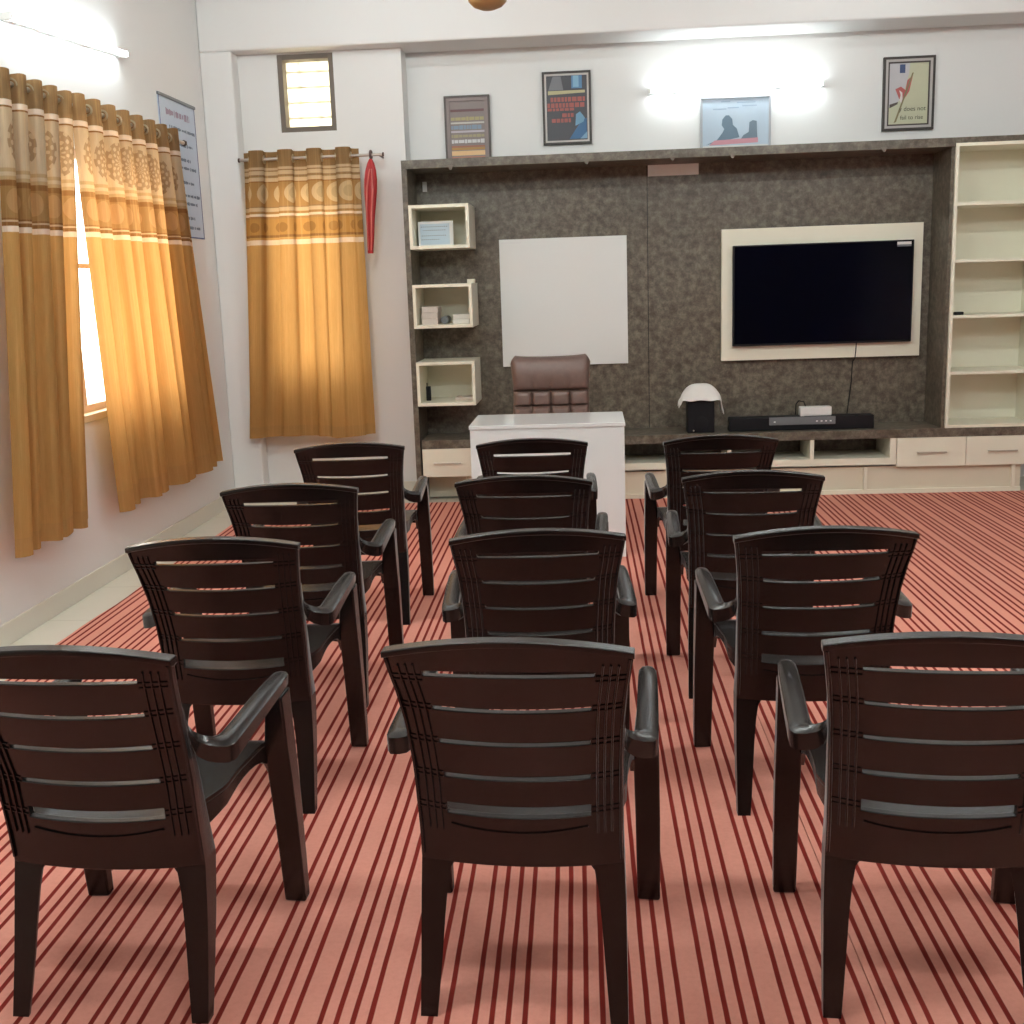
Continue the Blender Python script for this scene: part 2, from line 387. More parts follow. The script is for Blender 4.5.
def make_chair():
    root_ = thing('plastic_armchair', '', 'chair', (0, 0, 0))
    P = M['chair']
    # --- backrest shell with five slots
    slots = [(.755, .764, .162), (.679, .688, .152), (.600, .609, .148), (.519, .528, .145), (.438, .462, .144)]
    zs = [.316, .345, .375, .395, .405, .42]
    for a, b, _ in reversed(slots): zs += [a, b]
    zs += [.49, .56, .64, .72, .785, .800]
    zs = sorted(set(zs))
    xs_n = 22
    def cols(z):   # lateral positions: slot edge column must follow the slot ends
        w = interp(z, WO); e = interp(z, [(.316, .144), (.436, .144), (.523, .145), (.604, .148), (.683, .152), (.759, .162), (.80, .168)])
        c = [e*(-1 + 2*i/14) / w for i in range(15)]
        o = [e/w + (1-e/w)*k/4 for k in range(1, 5)]
        return [-x for x in reversed(o)] + c + o
    D = .020
    nc = len(cols(.5)); nr = len(zs)
    hole = set()
    for r in range(nr-1):
        zc = (zs[r]+zs[r+1])/2
        for a, b, _ in slots:
            if a < zc < b:
                for c in range(4, 4+14): hole.add((r, c))
    V = []; F = []
    for layer, d in ((0, 0), (1, D)):
        for r, z in enumerate(zs):
            for u in cols(z): V.append(back_pt(u, z, d))
    idx = lambda l, r, c: l*nr*nc + r*nc + c
    solid = lambda r, c: 0 <= r < nr-1 and 0 <= c < nc-1 and (r, c) not in hole
    for r in range(nr-1):
        for c in range(nc-1):
            if not solid(r, c): continue
            F.append((idx(0,r,c), idx(0,r,c+1), idx(0,r+1,c+1), idx(0,r+1,c)))
            F.append((idx(1,r,c), idx(1,r+1,c), idx(1,r+1,c+1), idx(1,r,c+1)))
            for (dr, dc, a, b) in ((-1,0,(r,c),(r,c+1)), (1,0,(r+1,c+1),(r+1,c)), (0,-1,(r+1,c),(r,c)), (0,1,(r,c+1),(r+1,c+1))):
                if not solid(r+dr, c+dc):
                    F.append((idx(0,*b), idx(0,*a), idx(1,*a), idx(1,*b)))
    mb = MB(); mb.add(V, F)
    bk = part(mb, 'backrest', P, root_, smooth=True, bevel=.0022)
    # raised mouldings on the back: upright ribs, cross ribs, apron line, top rail
    mo = MB()
    def rib(pts, w, h):
        secs = []
        for i, (u, z) in enumerate(pts):
            p = Vector(back_pt(u, z, 0)); q = Vector(back_pt(*(pts[i+1] if i+1 < len(pts) else pts[i-1]), 0))
            t = (q-p).normalized()
            if i+1 >= len(pts): t = -t
            nrm = Vector((0, -1, 0)); s = t.cross(nrm).normalized()
            a = p + Vector((0, .001, 0))
            secs.append([tuple(a - s*w/2), tuple(a + s*w/2), tuple(a + s*w*.3 + nrm*(h+.001)), tuple(a - s*w*.3 + nrm*(h+.001))])
        mo.loft(secs)
    def ux(x, z): return x/interp(z, WO)
    for sx in (-1, 1):
        for k in (.20, .42, .64):
            rib([(sx*(lambda z: (lambda e, w: (e+(w-e)*k)/w)(interp(z, [(.40,.144),(.523,.145),(.604,.148),(.683,.152),(.759,.162),(.80,.168)]), interp(z, WO)))(z), z) for z in (.395, .44, .49, .54, .59, .64, .69, .74, .775)], .0048, .0042)
        for z in (.450, .524, .605, .684, .75):
            e = interp(z, [(.436,.146),(.523,.147),(.604,.150),(.683,.154),(.759,.164)])
            rib([(sx*ux(e, z), z-.0055), (sx*ux(e+.02, z), z-.0055), (sx*.97, z-.0055)], .0035, .003)
            rib([(sx*ux(e, z), z+.0055), (sx*ux(e+.02, z), z+.0055), (sx*.97, z+.0055)], .0035, .003)
    # apron moulding (shallow U line under the wide slot)
    rib([(ux(x, .41), .405 + .012*(abs(x)/.138)**2 - .004) for x in [-.138+.0276*i for i in range(11)]], .005, .004)
    # edge flanges down both stiles
    for sx in (-1, 1):
        rib([(sx*.975, z) for z in (.33, .40, .48, .56, .64, .72, .79)], .007, .005)
    part(mo, 'back_moulding', P, root_, smooth=True)
    # top rail: thick lipped edge
    secs = []
    for i in range(25):
        u = -1.004 + 2.008*i/24
        x, y, z = back_pt(u, .800)
        secs.append([(x, y-.003, z-.007), (x, y-.004, z+.002), (x, y-.0035, z+.005), (x, y+.028, z+.0055), (x, y+.031, z+.002), (x, y+.029, z-.010), (x, y+.012, z-.012)])
    mb = MB(); mb.loft(secs); part(mb, 'top_rail', P, root_, smooth=True, bevel=.0015)
    # --- seat: dished pan with side and front skirts
    V = []; F = []; nx, ny = 14, 12
    def seat_pt(i, j):
        u = -1 + 2*i/nx; t = j/ny
        hw = .170 + .042*min(1, t*3.2) + .014*min(1, max(0, (t-.55)/.35))
        x = u*hw; y = .050 + .403*t - .014*(1-u*u)*(1-t)**3 
        z = .430 + .010*t - .017*(1-u*u)*(1-t)**5 - .014*(1-u*u)*math.sin(PI*min(1, t*1.05)) - .030*max(0, t-.85)/.15*max(0, t-.85)/.15
        return (x, y, z)
    for l in (0, -.012):
        for j in range(ny+1):
            for i in range(nx+1):
                x, y, z = seat_pt(i, j); V.append((x, y, z+l))
    id_ = lambda l, j, i: l*(nx+1)*(ny+1) + j*(nx+1) + i
    for j in range(ny):
        for i in range(nx):
            F.append((id_(0,j,i), id_(0,j,i+1), id_(0,j+1,i+1), id_(0,j+1,i)))
            F.append((id_(1,j,i), id_(1,j+1,i), id_(1,j+1,i+1), id_(1,j,i+1)))
    for j in range(ny):
        F.append((id_(0,j,0), id_(0,j+1,0), id_(1,j+1,0), id_(1,j,0))); F.append((id_(0,j,nx), id_(1,j,nx), id_(1,j+1,nx), id_(0,j+1,nx)))
    for i in range(nx):
        F.append((id_(0,0,i), id_(1,0,i), id_(1,0,i+1), id_(0,0,i+1))); F.append((id_(0,ny,i), id_(0,ny,i+1), id_(1,ny,i+1), id_(1,ny,i)))
    mb = MB(); mb.add(V, F); part(mb, 'seat', P, root_, smooth=True, bevel=.002)
    sk = MB()
    for sx in (-1, 1):
        secs = []
        for j in range(ny+1):
            t = j/ny; x, y, z = seat_pt(nx if sx > 0 else 0, j)
            dep = .034 + .050*(1-t)**3 + .045*max(0, (t-.65)/.35)**2
            x0 = x - sx*.002; x1 = x - sx*.014
            secs.append([(x0, y, z-.0125), (x1, y, z-.0125), (x1, y, z-dep), (x0, y, z-dep)])
        sk.loft(secs)
    secs = []
    for i in range(nx+1):
        x, y, z = seat_pt(i, ny); u = -1+2*i/nx; dep = .040 + .008*u**4
        secs.append([(x, y-.002, z-.0125), (x, y-.013, z-.0125), (x, y-.013, z-dep), (x, y-.002, z-dep)])
    sk.loft(secs); part(sk, 'seat_skirt', P, root_, smooth=True, bevel=.0015)
    # --- legs and armrests
    for sx in (-1, 1):
        secs = []
        for z in (0, .05, .12, .2, .26, .30, .3155):
            o, i_, y = interp(z, WO), interp(z, WI), interp(z, YP)
            d = .034 + .030*z/.316
            secs.append([(sx*o, y, z), (sx*i_, y, z), (sx*(i_+.002), y+.012, z), (sx*(i_+.008), y+.017, z), (sx*(o-.004), y+d, z), (sx*o, y+d-.003, z)])
        for z, dd in ((.324, .062), (.38, .056), (.45, .048), (.52, .040), (.60, .031), (.68, .024)):
            o, y = interp(z, WO)-.0006, interp(z, YP)+.002; i_ = o-.007
            secs.append([(sx*o, y, z), (sx*i_, y, z), (sx*i_, y+.010, z), (sx*i_, y+.016, z), (sx*(o-.001), y+dd, z), (sx*o, y+dd-.002, z)])
        mb = MB(); mb.loft(secs)
        part(mb, 'leg', P, root_, smooth=True, bevel=.002)
        # front leg rises past the seat to carry the arm
        secs = []
        for z, yc, wy, xo, xi in ((0, .470, .040, .280, .226), (.10, .462, .046, .281, .225), (.22, .452, .052, .2815, .224), (.34, .441, .060, .281, .222), (.42, .432, .068, .280, .222), (.50, .424, .066, .2795, .231), (.555, .419, .072, .279, .236)):
            secs.append([(sx*xo, yc-wy/2, z), (sx*xi, yc-wy/2+.004, z), (sx*xi, yc+wy/2-.004, z), (sx*xo, yc+wy/2, z)])
        mb = MB(); mb.loft(secs)
        part(mb, 'leg', P, root_, smooth=True, bevel=.006, seg=3)
        # arm
        st = [((.246,.476,.579),(.264,.476,.579),.014), ((.2395,.470,.583),(.2715,.470,.583),.020), ((.236,.455,.5855),(.276,.455,.585),.024), ((.2345,.40,.587),(.278,.40,.586),.028),
              ((.2335,.30,.585),(.279,.30,.583),.031), ((.233,.20,.580),(.279,.20,.578),.034), ((.232,.13,.577),(.2785,.12,.574),.038),
              ((.229,.105,.577),(.2765,.084,.572),.040), ((.222,.090,.579),(.268,.068,.572),.040), ((.212,.080,.584),(.248,.058,.576),.040),
              ((.203,.070,.592),(.230,.050,.583),.040), ((.199,.052,.606),(.216,.036,.597),.038), ((.199,.030,.628),(.213,.018,.620),.030), ((.202,.012,.660),(.214,.004,.655),.020)]
        secs = []
        for a, b, dr in st:
            ax, ay, az = a; bx, by, bz = b
            cx, cy = (ax+bx)/2, (ay+by)/2; cz = max(az, bz)+.0035
            sec = [(sx*ax, ay, az-.005), (sx*(ax*.85+bx*.15), ay*.85+by*.15, az+.0015), (sx*cx, cy, cz), (sx*(ax*.15+bx*.85), ay*.15+by*.85, bz+.0015), (sx*bx, by, bz-.005), (sx*(bx-.001), by, bz-dr), (sx*(ax+.001), ay, az-dr)]
            secs.append(sec)
        mb = MB(); mb.loft(secs); part(mb, 'armrest', P, root_, smooth=True)
    return root_

POSES = [
 (-.1609, 2.0963, -.0497, 'dark brown plastic armchair in the front middle, nearest the camera'),
 (-1.0187, 2.0809, -.0404, 'dark brown plastic armchair at the bottom left, cut off by the left edge'),
 (.6534, 2.0970, -.0911, 'dark brown plastic armchair at the bottom right, cut off by the right edge'),
 (-.1546, 3.0429, .0509, 'brown plastic armchair directly beyond the nearest middle chair'),
 (-1.0235, 3.0155, .0177, 'brown plastic armchair directly beyond the bottom left chair'),
 (.5937, 3.0087, .0194, 'brown plastic armchair directly beyond the bottom right chair'),
 (-.2340, 3.9112, -.0265, 'brown plastic armchair of the middle column, second from the white desk'),
 (-1.0314, 3.8461, .0282, 'brown plastic armchair of the left column, second from the drawer cabinet'),
 (.5370, 3.9055, -.0444, 'brown plastic armchair of the right column, second from the black speaker'),
 (-1.0344, 4.8477, .0523, 'brown plastic armchair farthest back in the left column, before the wall shelves'),
 (-.2550, 4.8416, .0246, 'brown plastic armchair right in front of the white desk'),
 (.5252, 4.8093, .0203, 'brown plastic armchair farthest back in the right column, below the black speaker'),
]
proto = make_chair()
for i, (x, y, a, lab) in enumerate(POSES):
    o = proto if i == 0 else copy_tree(proto)
    o.location = (x, y, 0); o.rotation_euler = (0, 0, a); o['label'] = lab; o['group'] = 'plastic armchairs in three columns'

# ------------------------------------------------------------------ dark wall unit
Y0, YP_ = 7.70, 8.10
wu = thing('wall_unit', 'tall dark mottled laminate wall unit framing the television and whiteboard', 'wall unit', (.55, 7.9, 0))
L_ = M['laminate']
part(MB().box(-1.208, 2.325, Y0, 8.315, 2.222, 2.277).box(2.325, 2.99, Y0, 8.315, 2.243, 2.277), 'top_panel', L_, wu, bevel=.0015)
part(B(-1.208, -1.172, Y0, 8.13, .0, 2.2215), 'side_panel', L_, wu, bevel=.0015)
part(B(2.303, 2.3245, Y0+.012, YP_-.0005, .4365, 2.2215), 'side_panel', L_, wu, bevel=.001)
part(B(-1.1715, .4035, YP_, YP_+.025, .4365, 2.2215), 'back_panel', L_, wu)
part(B(.4085, 2.3245, YP_, YP_+.025, .4365, 2.2215), 'back_panel', L_, wu)
part(B(.4035, .4085, YP_+.006, YP_+.025, .4365, 2.2215), 'joint_strip', M['black'], wu)
for x in (-.884, .00, .55, .93, 1.88):     # small clip brackets under the top edge
    part(MB().loft([[(x-.020, Y0-.005, 2.236), (x+.020, Y0-.005, 2.236), (x+.020, Y0-.001, 2.236), (x-.020, Y0-.001, 2.236)], [(x-.006, Y0-.005, 2.206), (x+.006, Y0-.005, 2.206), (x+.006, Y0-.001, 2.206), (x-.006, Y0-.001, 2.206)]]), 'clip', M['grey_frame'], wu)

# low console with counter, niches and drawers
tc = thing('media_console', 'long low cream console with dark counter, open niches and drawers', 'console', (.8, 7.9, 0))
CR = M['cream']; CD = M['cream_dull']
part(B(-1.1625, 2.99, Y0-.004, YP_+.04, .378, .4360), 'countertop', L_, tc, bevel=.0015)
# carcass
c = MB()
c.box(-.812, 2.018, Y0, 8.08, .200, .246)                     # niche floor
c.box(1.452, 1.478, Y0, 8.075, .2465, .3775).box(.905, .931, Y0, 8.075, .2465, .3775).box(.35-.7, .376-.7, Y0, 8.075, .2465, .3775)
c.box(1.976, 2.016, Y0, 8.075, .2465, .3775).box(-.812, -.786, Y0, 8.075, .2465, .3775)
part(c, 'niche_frame', CR, tc, bevel=.001)
part(B(-.785, 1.975, 8.076, 8.09, .2465, .3775), 'niche_back', L_, tc)
part(MB().box(2.019, 2.99, 7.722, 8.08, .186, .196).box(-1.162, -.814, 7.722, 8.08, .186, .196), 'drawer_carcass', CD, tc)
def drawer(x0, x1):
    d = part(B(x0, x1, Y0-.004, Y0+.016, .184, .3765), 'drawer', CR, tc, bevel=.0015)
    xc = (x0+x1)/2; z = .280
    h = MB().tube([(xc-.095, Y0-.024, z), (xc+.095, Y0-.024, z)], .0048, 10)
    h.tube([(xc-.088, Y0-.0045, z), (xc-.088, Y0-.024, z)], .004, 8).tube([(xc+.088, Y0-.0045, z), (xc+.088, Y0-.024, z)], .004, 8)
    part(h, 'handle', M['chrome'], d, smooth=True)
drawer(2.020, 2.4665); drawer(2.4695, 2.930); drawer(-1.1595, -.8145)
b = MB()
b.box(-.86, 2.84, 7.737, 7.752, .028, .1835)                 # set-back plinth board
part(b, 'plinth', CD, tc)
b = MB().box(-.86, 2.84, Y0+.02, 7.736, .0, .030)
part(b, 'plinth_rail', CR, tc, bevel=.001)
for x in (-.02, .87, 1.822, 2.785):
    part(B(x-.011, x+.011, Y0+.006, 7.736, .0305, .1835), 'plinth_post', CR, tc, bevel=.001)
part(MB().box(-1.16, -.875, 7.95, 7.965, 0, .1835).box(-.875, -.861, Y0+.02, 7.965, 0, .1835), 'open_base', CD, tc)

# tall cream shelf at the right
sh = thing('display_shelf', 'tall narrow cream open shelf standing on the right of the console', 'shelf', (2.62, 7.9, .436))
part(MB().box(2.3255, 2.346, Y0-.006, 8.08, .4365, 2.2425), 'side_panel', CR, sh, bevel=.001)
part(MB().box(2.905, 2.926, Y0-.006, 8.08, .4365, 2.2425), 'side_panel', CR, sh, bevel=.001)
part(B(2.3465, 2.9045, 8.06, 8.08, .4365, 2.2425), 'back_panel', CR, sh)
for z0, z1 in ((2.222, 2.2425), (1.858, 1.878), (1.503, 1.523), (1.150, 1.170), (.786, .806), (.4365, .456)):
    part(B(2.3465, 2.9045, Y0-.003, 8.0595, z0, z1), 'shelf_board', CR, sh, bevel=.001)
solo(MB().box(2.372, 2.428, 7.735, 7.775, 1.1705, 1.190), 'remote_control', M['black'], 'small black remote lying on the cream shelf, left end', 'remote', (2.40, 7.75, 1.1705), bevel=.004)

# three box shelves at the left
def cube_shelf(z0, z1, label):
    x0, x1, y0, y1 = -1.1715, -.776, Y0-.02, YP_-.001
    r = thing('box_shelf', label, 'shelf', ((x0+x1)/2, 7.9, z0), 'floating cream box shelves')
    t = .021
    part(MB().box(x0, x1, y0, y1, z0, z0+t).box(x0, x1, y0, y1, z1-t, z1).box(x0, x0+t, y0, y1, z0+t, z1-t).box(x1-t, x1, y0, y1, z0+t, z1-t), 'frame', CR, r, bevel=.001)
    part(B(x0+t, x1-t, y1-.012, y1-.001, z0+t, z1-t), 'back_panel', CR, r)
cube_shelf(1.709, 1.992, 'cream wall box holding a pale blue card, topmost of three')
cube_shelf(1.192, 1.480, 'cream wall box filled with papers, between the other two')
cube_shelf(.672, .968, 'cream wall box nearest the drawer, nearly empty')
# contents
cd = thing('framed_card', 'pale blue card in white frame inside the top wall box', 'card', (-1.02, 7.84, 1.7302))
part(MB().box(-1.136, -.900, 7.840, 7.852, 1.7302, 1.893), 'frame', M['white_lam'], cd, bevel=.001)
part(MB().box(-1.122, -.925, 7.837, 7.8395, 1.742, 1.876), 'print', M['blue_paper'], cd)
ln = MB()
for z, a, b_ in ((1.858, -1.115, -.935), (1.835, -1.10, -.95), (1.80, -1.112, -.955), (1.775, -1.115, -1.0)):
    x = a
    while x < b_: ln.box(x, x+.008, 7.8355, 7.8368, z-.002, z+.002); x += .014
part(ln, 'print_lines', M['greyplastic'], cd)
solo(B(-1.1395, -1.128, 7.875, 8.05, 1.7302, 1.86), 'notebook', M['brown_frame'], 'thin dark book upright behind the pale blue card', 'book', (-1.134, 7.96, 1.7302))
def stack(n, x0, x1, y0, z, th, label, matl, jit=.004):
    for k in range(n):
        j = random.uniform(-jit, jit)
        solo(B(x0+j+.004, x1+j-.004, y0+abs(j), y0+.2, z+k*th+.0003*k, z+(k+1)*th-.0008), 'paper_bundle', matl, label[k] if isinstance(label, list) else label, 'papers', ((x0+x1)/2, y0+.1, z+k*th), 'paper bundles in the middle wall box', bevel=.002)
stack(3, -1.138, -1.020, 7.80, 1.2132, .040, ['pinkish paper bundle at the bottom of the left pile, middle wall box', 'pinkish paper bundle halfway up the left pile, middle wall box', 'pinkish paper bundle on top of the left pile, middle wall box'], M['paper_pink'])
stack(2, -.925, -.805, 7.80, 1.2132, .032, ['white paper bundle under another at right in middle wall box', 'white paper bundle on top of another at right in middle wall box'], M['paper'])
r = MB().tube([(-.985, 7.85, 1.240), (-.985, 8.03, 1.240)], .026, 14)
solo(r, 'paper_roll', M['greyplastic'], 'grey roll lying between the two paper piles', 'roll', (-.985, 7.94, 1.2132), smooth=True)
solo(MB().box(-.835, -.785, 7.98, 8.05, 1.4805, 1.508), 'small_carton', M['cream'], 'small cream carton on top of the middle wall box', 'box', (-.81, 8.02, 1.4805), bevel=.002)
ph = thing('handset', 'small black handset standing in the lowest wall box', 'phone', (-1.125, 7.86, .6932))
part(MB().box(-1.136, -1.104, 7.85, 7.875, .6932, .792), 'body', M['black'], ph, bevel=.003)
part(MB().tube([(-1.128, 7.862, .7925), (-1.128, 7.862, .815)], .004, 8), 'aerial', M['black'], ph)
solo(B(-.935, -.81, 7.84, 7.98, .6932, .712), 'flat_carton', M['paper_pink'], 'flat tan carton lying in the lowest wall box', 'box', (-.86, 7.9, .6932), bevel=.002)
sw = thing('wall_switch', 'small white switch plate above the topmost wall box', 'switch', (-1.113, 8.095, 2.105))
part(B(-1.128, -1.098, 8.0905, 8.0995, 2.105, 2.172), 'plate', M['whiteplastic'], sw, bevel=.002)
part(B(-1.120, -1.106, 8.085, 8.0903, 2.122, 2.155), 'rocker', M['white_lam'], sw, bevel=.001)

# whiteboard sheet
wb = thing('whiteboard', 'plain white square board on the dark wall unit', 'whiteboard', (-.176, 8.09, .89))
part(MB().box(-.614, .262, 8.083, 8.0955, .895, 1.766), 'board', M['board'], wb, bevel=.001)
part(MB().box(-.600, -.46, 8.0815, 8.0826, 1.736, 1.748), 'corner_tape', M['white_lam'], wb)
part(MB().box(.12, .240, 8.0815, 8.0826, 1.741, 1.752), 'corner_tape', M['white_lam'], wb)
# plain bright white strip near the top of the right panel
solo(MB().box(.412, .752, 8.092, 8.0995, 2.148, 2.2210), 'white_strip', mat('bright_white', (.90, .91, .90), .7), 'white strip under the top edge of the unit', 'strip', (.58, 8.095, 2.148))

# television on its cream panel
part(B(.902, 2.240, 8.050, 8.0985, .894, 1.779), 'mounting_panel', M['cream'], wu, bevel=.002)['label'] = 'cream backing panel'
tv = thing('television', 'large black flat television mounted on a cream panel of the wall unit', 'television', (1.57, 8.0, .99))
part(B(.975, 2.170, 8.003, 8.049, .993, 1.667), 'casing', M['black'], tv, bevel=.003)
part(B(.984, 2.161, 8.0005, 8.0028, 1.008, 1.659), 'screen', M['screen'], tv)
part(B(2.058, 2.150, 7.9985, 8.0002, 1.637, 1.655), 'sticker', M['paper'], tv)
part(B(2.058, 2.150, 7.9985, 8.0002, 1.624, 1.6365), 'sticker', M['greyplastic'], tv)
wr = MB().tube([(1.815, 8.044, .992), (1.812, 8.044, .93), (1.808, 8.044, .888), (1.803, 8.092, .86), (1.798, 8.092, .72), (1.782, 8.092, .58), (1.772, 8.085, .50), (1.768, 8.06, .442)], .0035, 6)
solo(wr, 'cable', M['black'], 'thin dark cable hanging down from the television', 'cable', (1.8, 8.06, .44), smooth=True)

# soundbar, white box, speaker with cloth
sb = thing('soundbar', 'long black soundbar lying on the counter under the television', 'soundbar', (1.4, 7.8, .4362))
part(B(.925, 1.885, 7.775, 7.875, .4362, .528), 'body', M['black'], sb, bevel=.006)
part(B(1.190, 1.628, 7.765, 7.7745, .474, .527), 'display_panel', M['greyplastic'], sb, bevel=.002)
for x in (1.22, 1.50, 1.53, 1.56, 1.59): part(B(x, x+.012, 7.7635, 7.7648, .492, .500), 'button', M['white_lam'], sb)
rt = thing('router', 'small white box sitting on top of the black soundbar', 'router', (1.50, 7.82, .5285))
part(B(1.398, 1.606, 7.785, 7.855, .5285, .590), 'body', M['whiteplastic'], rt, bevel=.006)
part(B(1.398, 1.425, 7.775, 7.7848, .5285, .587), 'flap', M['whiteplastic'], rt, bevel=.002)
part(MB().tube([(1.44, 7.83, .5903), (1.43, 7.84, .62), (1.40, 7.86, .625), (1.385, 7.878, .60), (1.385, 7.885, .53)], .004, 6), 'cable', M['black'], rt, smooth=True)
sp = thing('speaker', 'black box speaker on the counter, left of the soundbar', 'speaker', (.735, 7.83, .4362))
part(B(.645, .825, 7.76, 7.90, .4362, .655), 'cabinet', M['black'], sp, bevel=.006)
part(MB().lathe([(.045, 0), (.048, .003), (.04, .005), (.015, .001), (0.001, .004)], (0, 0, 0)), 'cone', M['black'], sp, smooth=True)
cone = [o for o in bpy.data.objects if o.name.startswith('cone')][0]
for v in cone.data.vertices:
    x, y, z = v.co + Vector(sp.location); v.co = Vector((.735+x, 7.7595-z, .50+y)) - Vector(sp.location)
part(MB().lathe([(.003, 0), (.006, .003), (.006, .006), (.001, .008)], (0, 0, 0), 10), 'foot', M['chrome'], sp)
foot = [o for o in bpy.data.objects if o.name.startswith('foot')][0]
for v in foot.data.vertices:
    x, y, z = v.co + Vector(sp.location); v.co = Vector((.685+x, 7.7595-z, .452+y)) - Vector(sp.location)
# draped cloth: a dome whose sides hang over the speaker top
secs = []
n = 22
for i in range(n+1):
    t = i/n; a = PI*(1.08 - 1.16*t)
    cx = .735 + .128*math.cos(a)*(1 + .10*(t > .5)*(t-.5)); cz = .655 + .108*math.sin(a)
    if i == 0: cx, cz = .590, .628
    if i == n: cx, cz = .888, .575
    if i == n-1: cx, cz = .874, .612
    if i == 1: cx, cz = .5955, .655
    depth = .090*(.65 + .45*math.sin(PI*t))
    sec = []
    for k in range(9):
        q = -1 + 2*k/8; dz = -.13*abs(q)**3*math.sin(PI*t)**.5 - .03*q*q
        sec.append((cx, 7.825 + q*depth, max(cz + dz, .652 if .12 < t < .88 else cz-.03)+.004*math.sin(7*t*PI+3*q)))
    secs.append(sec)
V = [p for s_ in secs for p in s_]; F = []
for i in range(n):
    for k in range(8): F.append((i*9+k, i*9+k+1, (i+1)*9+k+1, (i+1)*9+k))
mb = MB(); mb.add(V, F)
cl = solo(mb, 'dust_cloth', M['white_cloth'], 'white cloth draped over the top of the black speaker', 'cloth', (.735, 7.825, .6), smooth=True)
md = cl.modifiers.new('thick', 'SOLIDIFY'); md.thickness = .006; md.offset = 1
md = cl.modifiers.new('sub', 'SUBSURF'); md.levels = 1; md.render_levels = 1
# rounded head under the cloth
part(MB().lathe([(.078, .0), (.082, .03), (.07, .055), (.04, .075), (.005, .082)], (.735, 7.83, .6553), 20), 'rounded_top', M['white_lam'], sp, smooth=True)

# ------------------------------------------------------------------ desk and office chair
dk = thing('desk', 'plain white glossy desk with solid front panel, in front of wall unit', 'desk', (-.24, 6.3, 0))
part(B(-.655, .176, 6.040, 6.560, .7105, .7300), 'desktop', M['white_gloss'], dk, bevel=.002)
part(B(-.650, .171, 6.046, 6.064, .0, .7100), 'front_panel', M['white_lam'], dk, bevel=.001)
part(B(-.650, -.632, 6.0645, 6.545, .0, .7100), 'side_panel', M['white_lam'], dk, bevel=.001)
part(B(.153, .171, 6.0645, 6.545, .0, .7100), 'side_panel', M['white_lam'], dk, bevel=.001)
oc = thing('office_chair', 'brown tufted leather office chair behind the white desk', 'chair', (-.245, 7.02, 0))
def cushion(x0, x1, z0, z1, yf, th, fn, name, nx=48, nz=48):
    """puffy slab standing upright; fn(u,w) -> bulge 0..1 of the front face"""
    V = []; F = []
    for side in (0, 1):
        for j in range(nz+1):
            for i in range(nx+1):
                u = i/nx; w = j/nz
                ex = min(u, 1-u)/.09; ez = min(w, 1-w)/.07
                e = min(1, math.sqrt(max(0, min(1, ex)*(2-min(1, ex))))) * min(1, math.sqrt(max(0, min(1, ez)*(2-min(1, ez)))))
                x, z = fnxz(u, w, x0, x1, z0, z1)
                y = yf + th/2 - (th/2)*e*fn(u, w) if side == 0 else yf + th/2 + (th/2)*e
                y += .035*((z-z0)/(z1-z0))
                V.append((x, y, z))
    S = (nx+1)*(nz+1)
    for j in range(nz):
        for i in range(nx):
            a = j*(nx+1)+i; F.append((a, a+1, a+nx+2, a+nx+1)); F.append((S+a, S+a+nx+1, S+a+nx+2, S+a+1))
    m_ = MB(); m_.add(V, F); o = part(m_, name, M['leather'], oc, smooth=True)
    import bmesh
    bm = bmesh.new(); bm.from_mesh(o.data); bmesh.ops.remove_doubles(bm, verts=bm.verts, dist=.0004); bmesh.ops.recalc_face_normals(bm, faces=bm.faces); bm.to_mesh(o.data); bm.free()
    for p in o.data.polygons: p.use_smooth = True
    return o
def fnxz(u, w, x0, x1, z0, z1):
    xc = (x0+x1)/2; hw = (x1-x0)/2*(.93 + .07*abs(2*w-1)**1.5)
    x = xc + (2*u-1)*hw; z = z0 + (z1-z0)*w
    if w > .8:
        q = (w-.8)/.2; z += .012*(abs(2*u-1)**3)*q - .006*q; x -= (2*u-1)*.022*max(0, q-.55)**1.5/.3 * abs(2*u-1)**4; z -= .016*q*max(0, abs(2*u-1)-.93)/.07
    return x, z
def crease(t, c, wd): return 1 - .55*math.exp(-((t-c)/wd)**2)
def bulge(u, w):
    b = 1.0
    if w < .565:
        for c_ in (.25, .5, .75): b *= crease(u, c_, .018)
        b *= crease(w, .37, .016); b *= crease(w, .18, .016)
    else:
        for c_ in (.27, .5, .73): b *= 1 - .22*math.exp(-((u-c_)/.02)**2)*max(0, 1-(w-.565)/.2)
        b = .6*b + .5*math.sin(PI*min(1, (w-.545)/.455))**.6*b
    b *= 1 - .75*math.exp(-((w-.562)/.014)**2)
    return b
cushion(-.500, .002, .54, 1.027, 7.02, .12, bulge, 'backrest')
part(MB().box(-.46, -.035, 6.70, 7.06, .44, .52), 'seat', M['leather'], oc, smooth=True, bevel=.03, seg=4)
part(MB().tube([(-.247, 7.185, .78), (-.247, 7.19, .60), (-.247, 7.16, .44), (-.247, 7.04, .425)], .02, 8), 'back_bracket', M['black'], oc, smooth=True)
for sx in (-1, 1):
    xa = -.2475 + sx*.248
    part(MB().tube([(xa, 6.99, .46), (xa+sx*.012, 6.99, .60), (xa+sx*.012, 6.95, .655), (xa+sx*.012, 6.82, .655), (xa+sx*.012, 6.76, .60), (xa, 6.80, .46)], .014, 8), 'armrest', M['black'], oc, smooth=True)
part(MB().tube([(-.247, 6.98, .10), (-.247, 6.98, .4395)], .025, 12), 'gas_column', M['chrome'], oc, smooth=True)
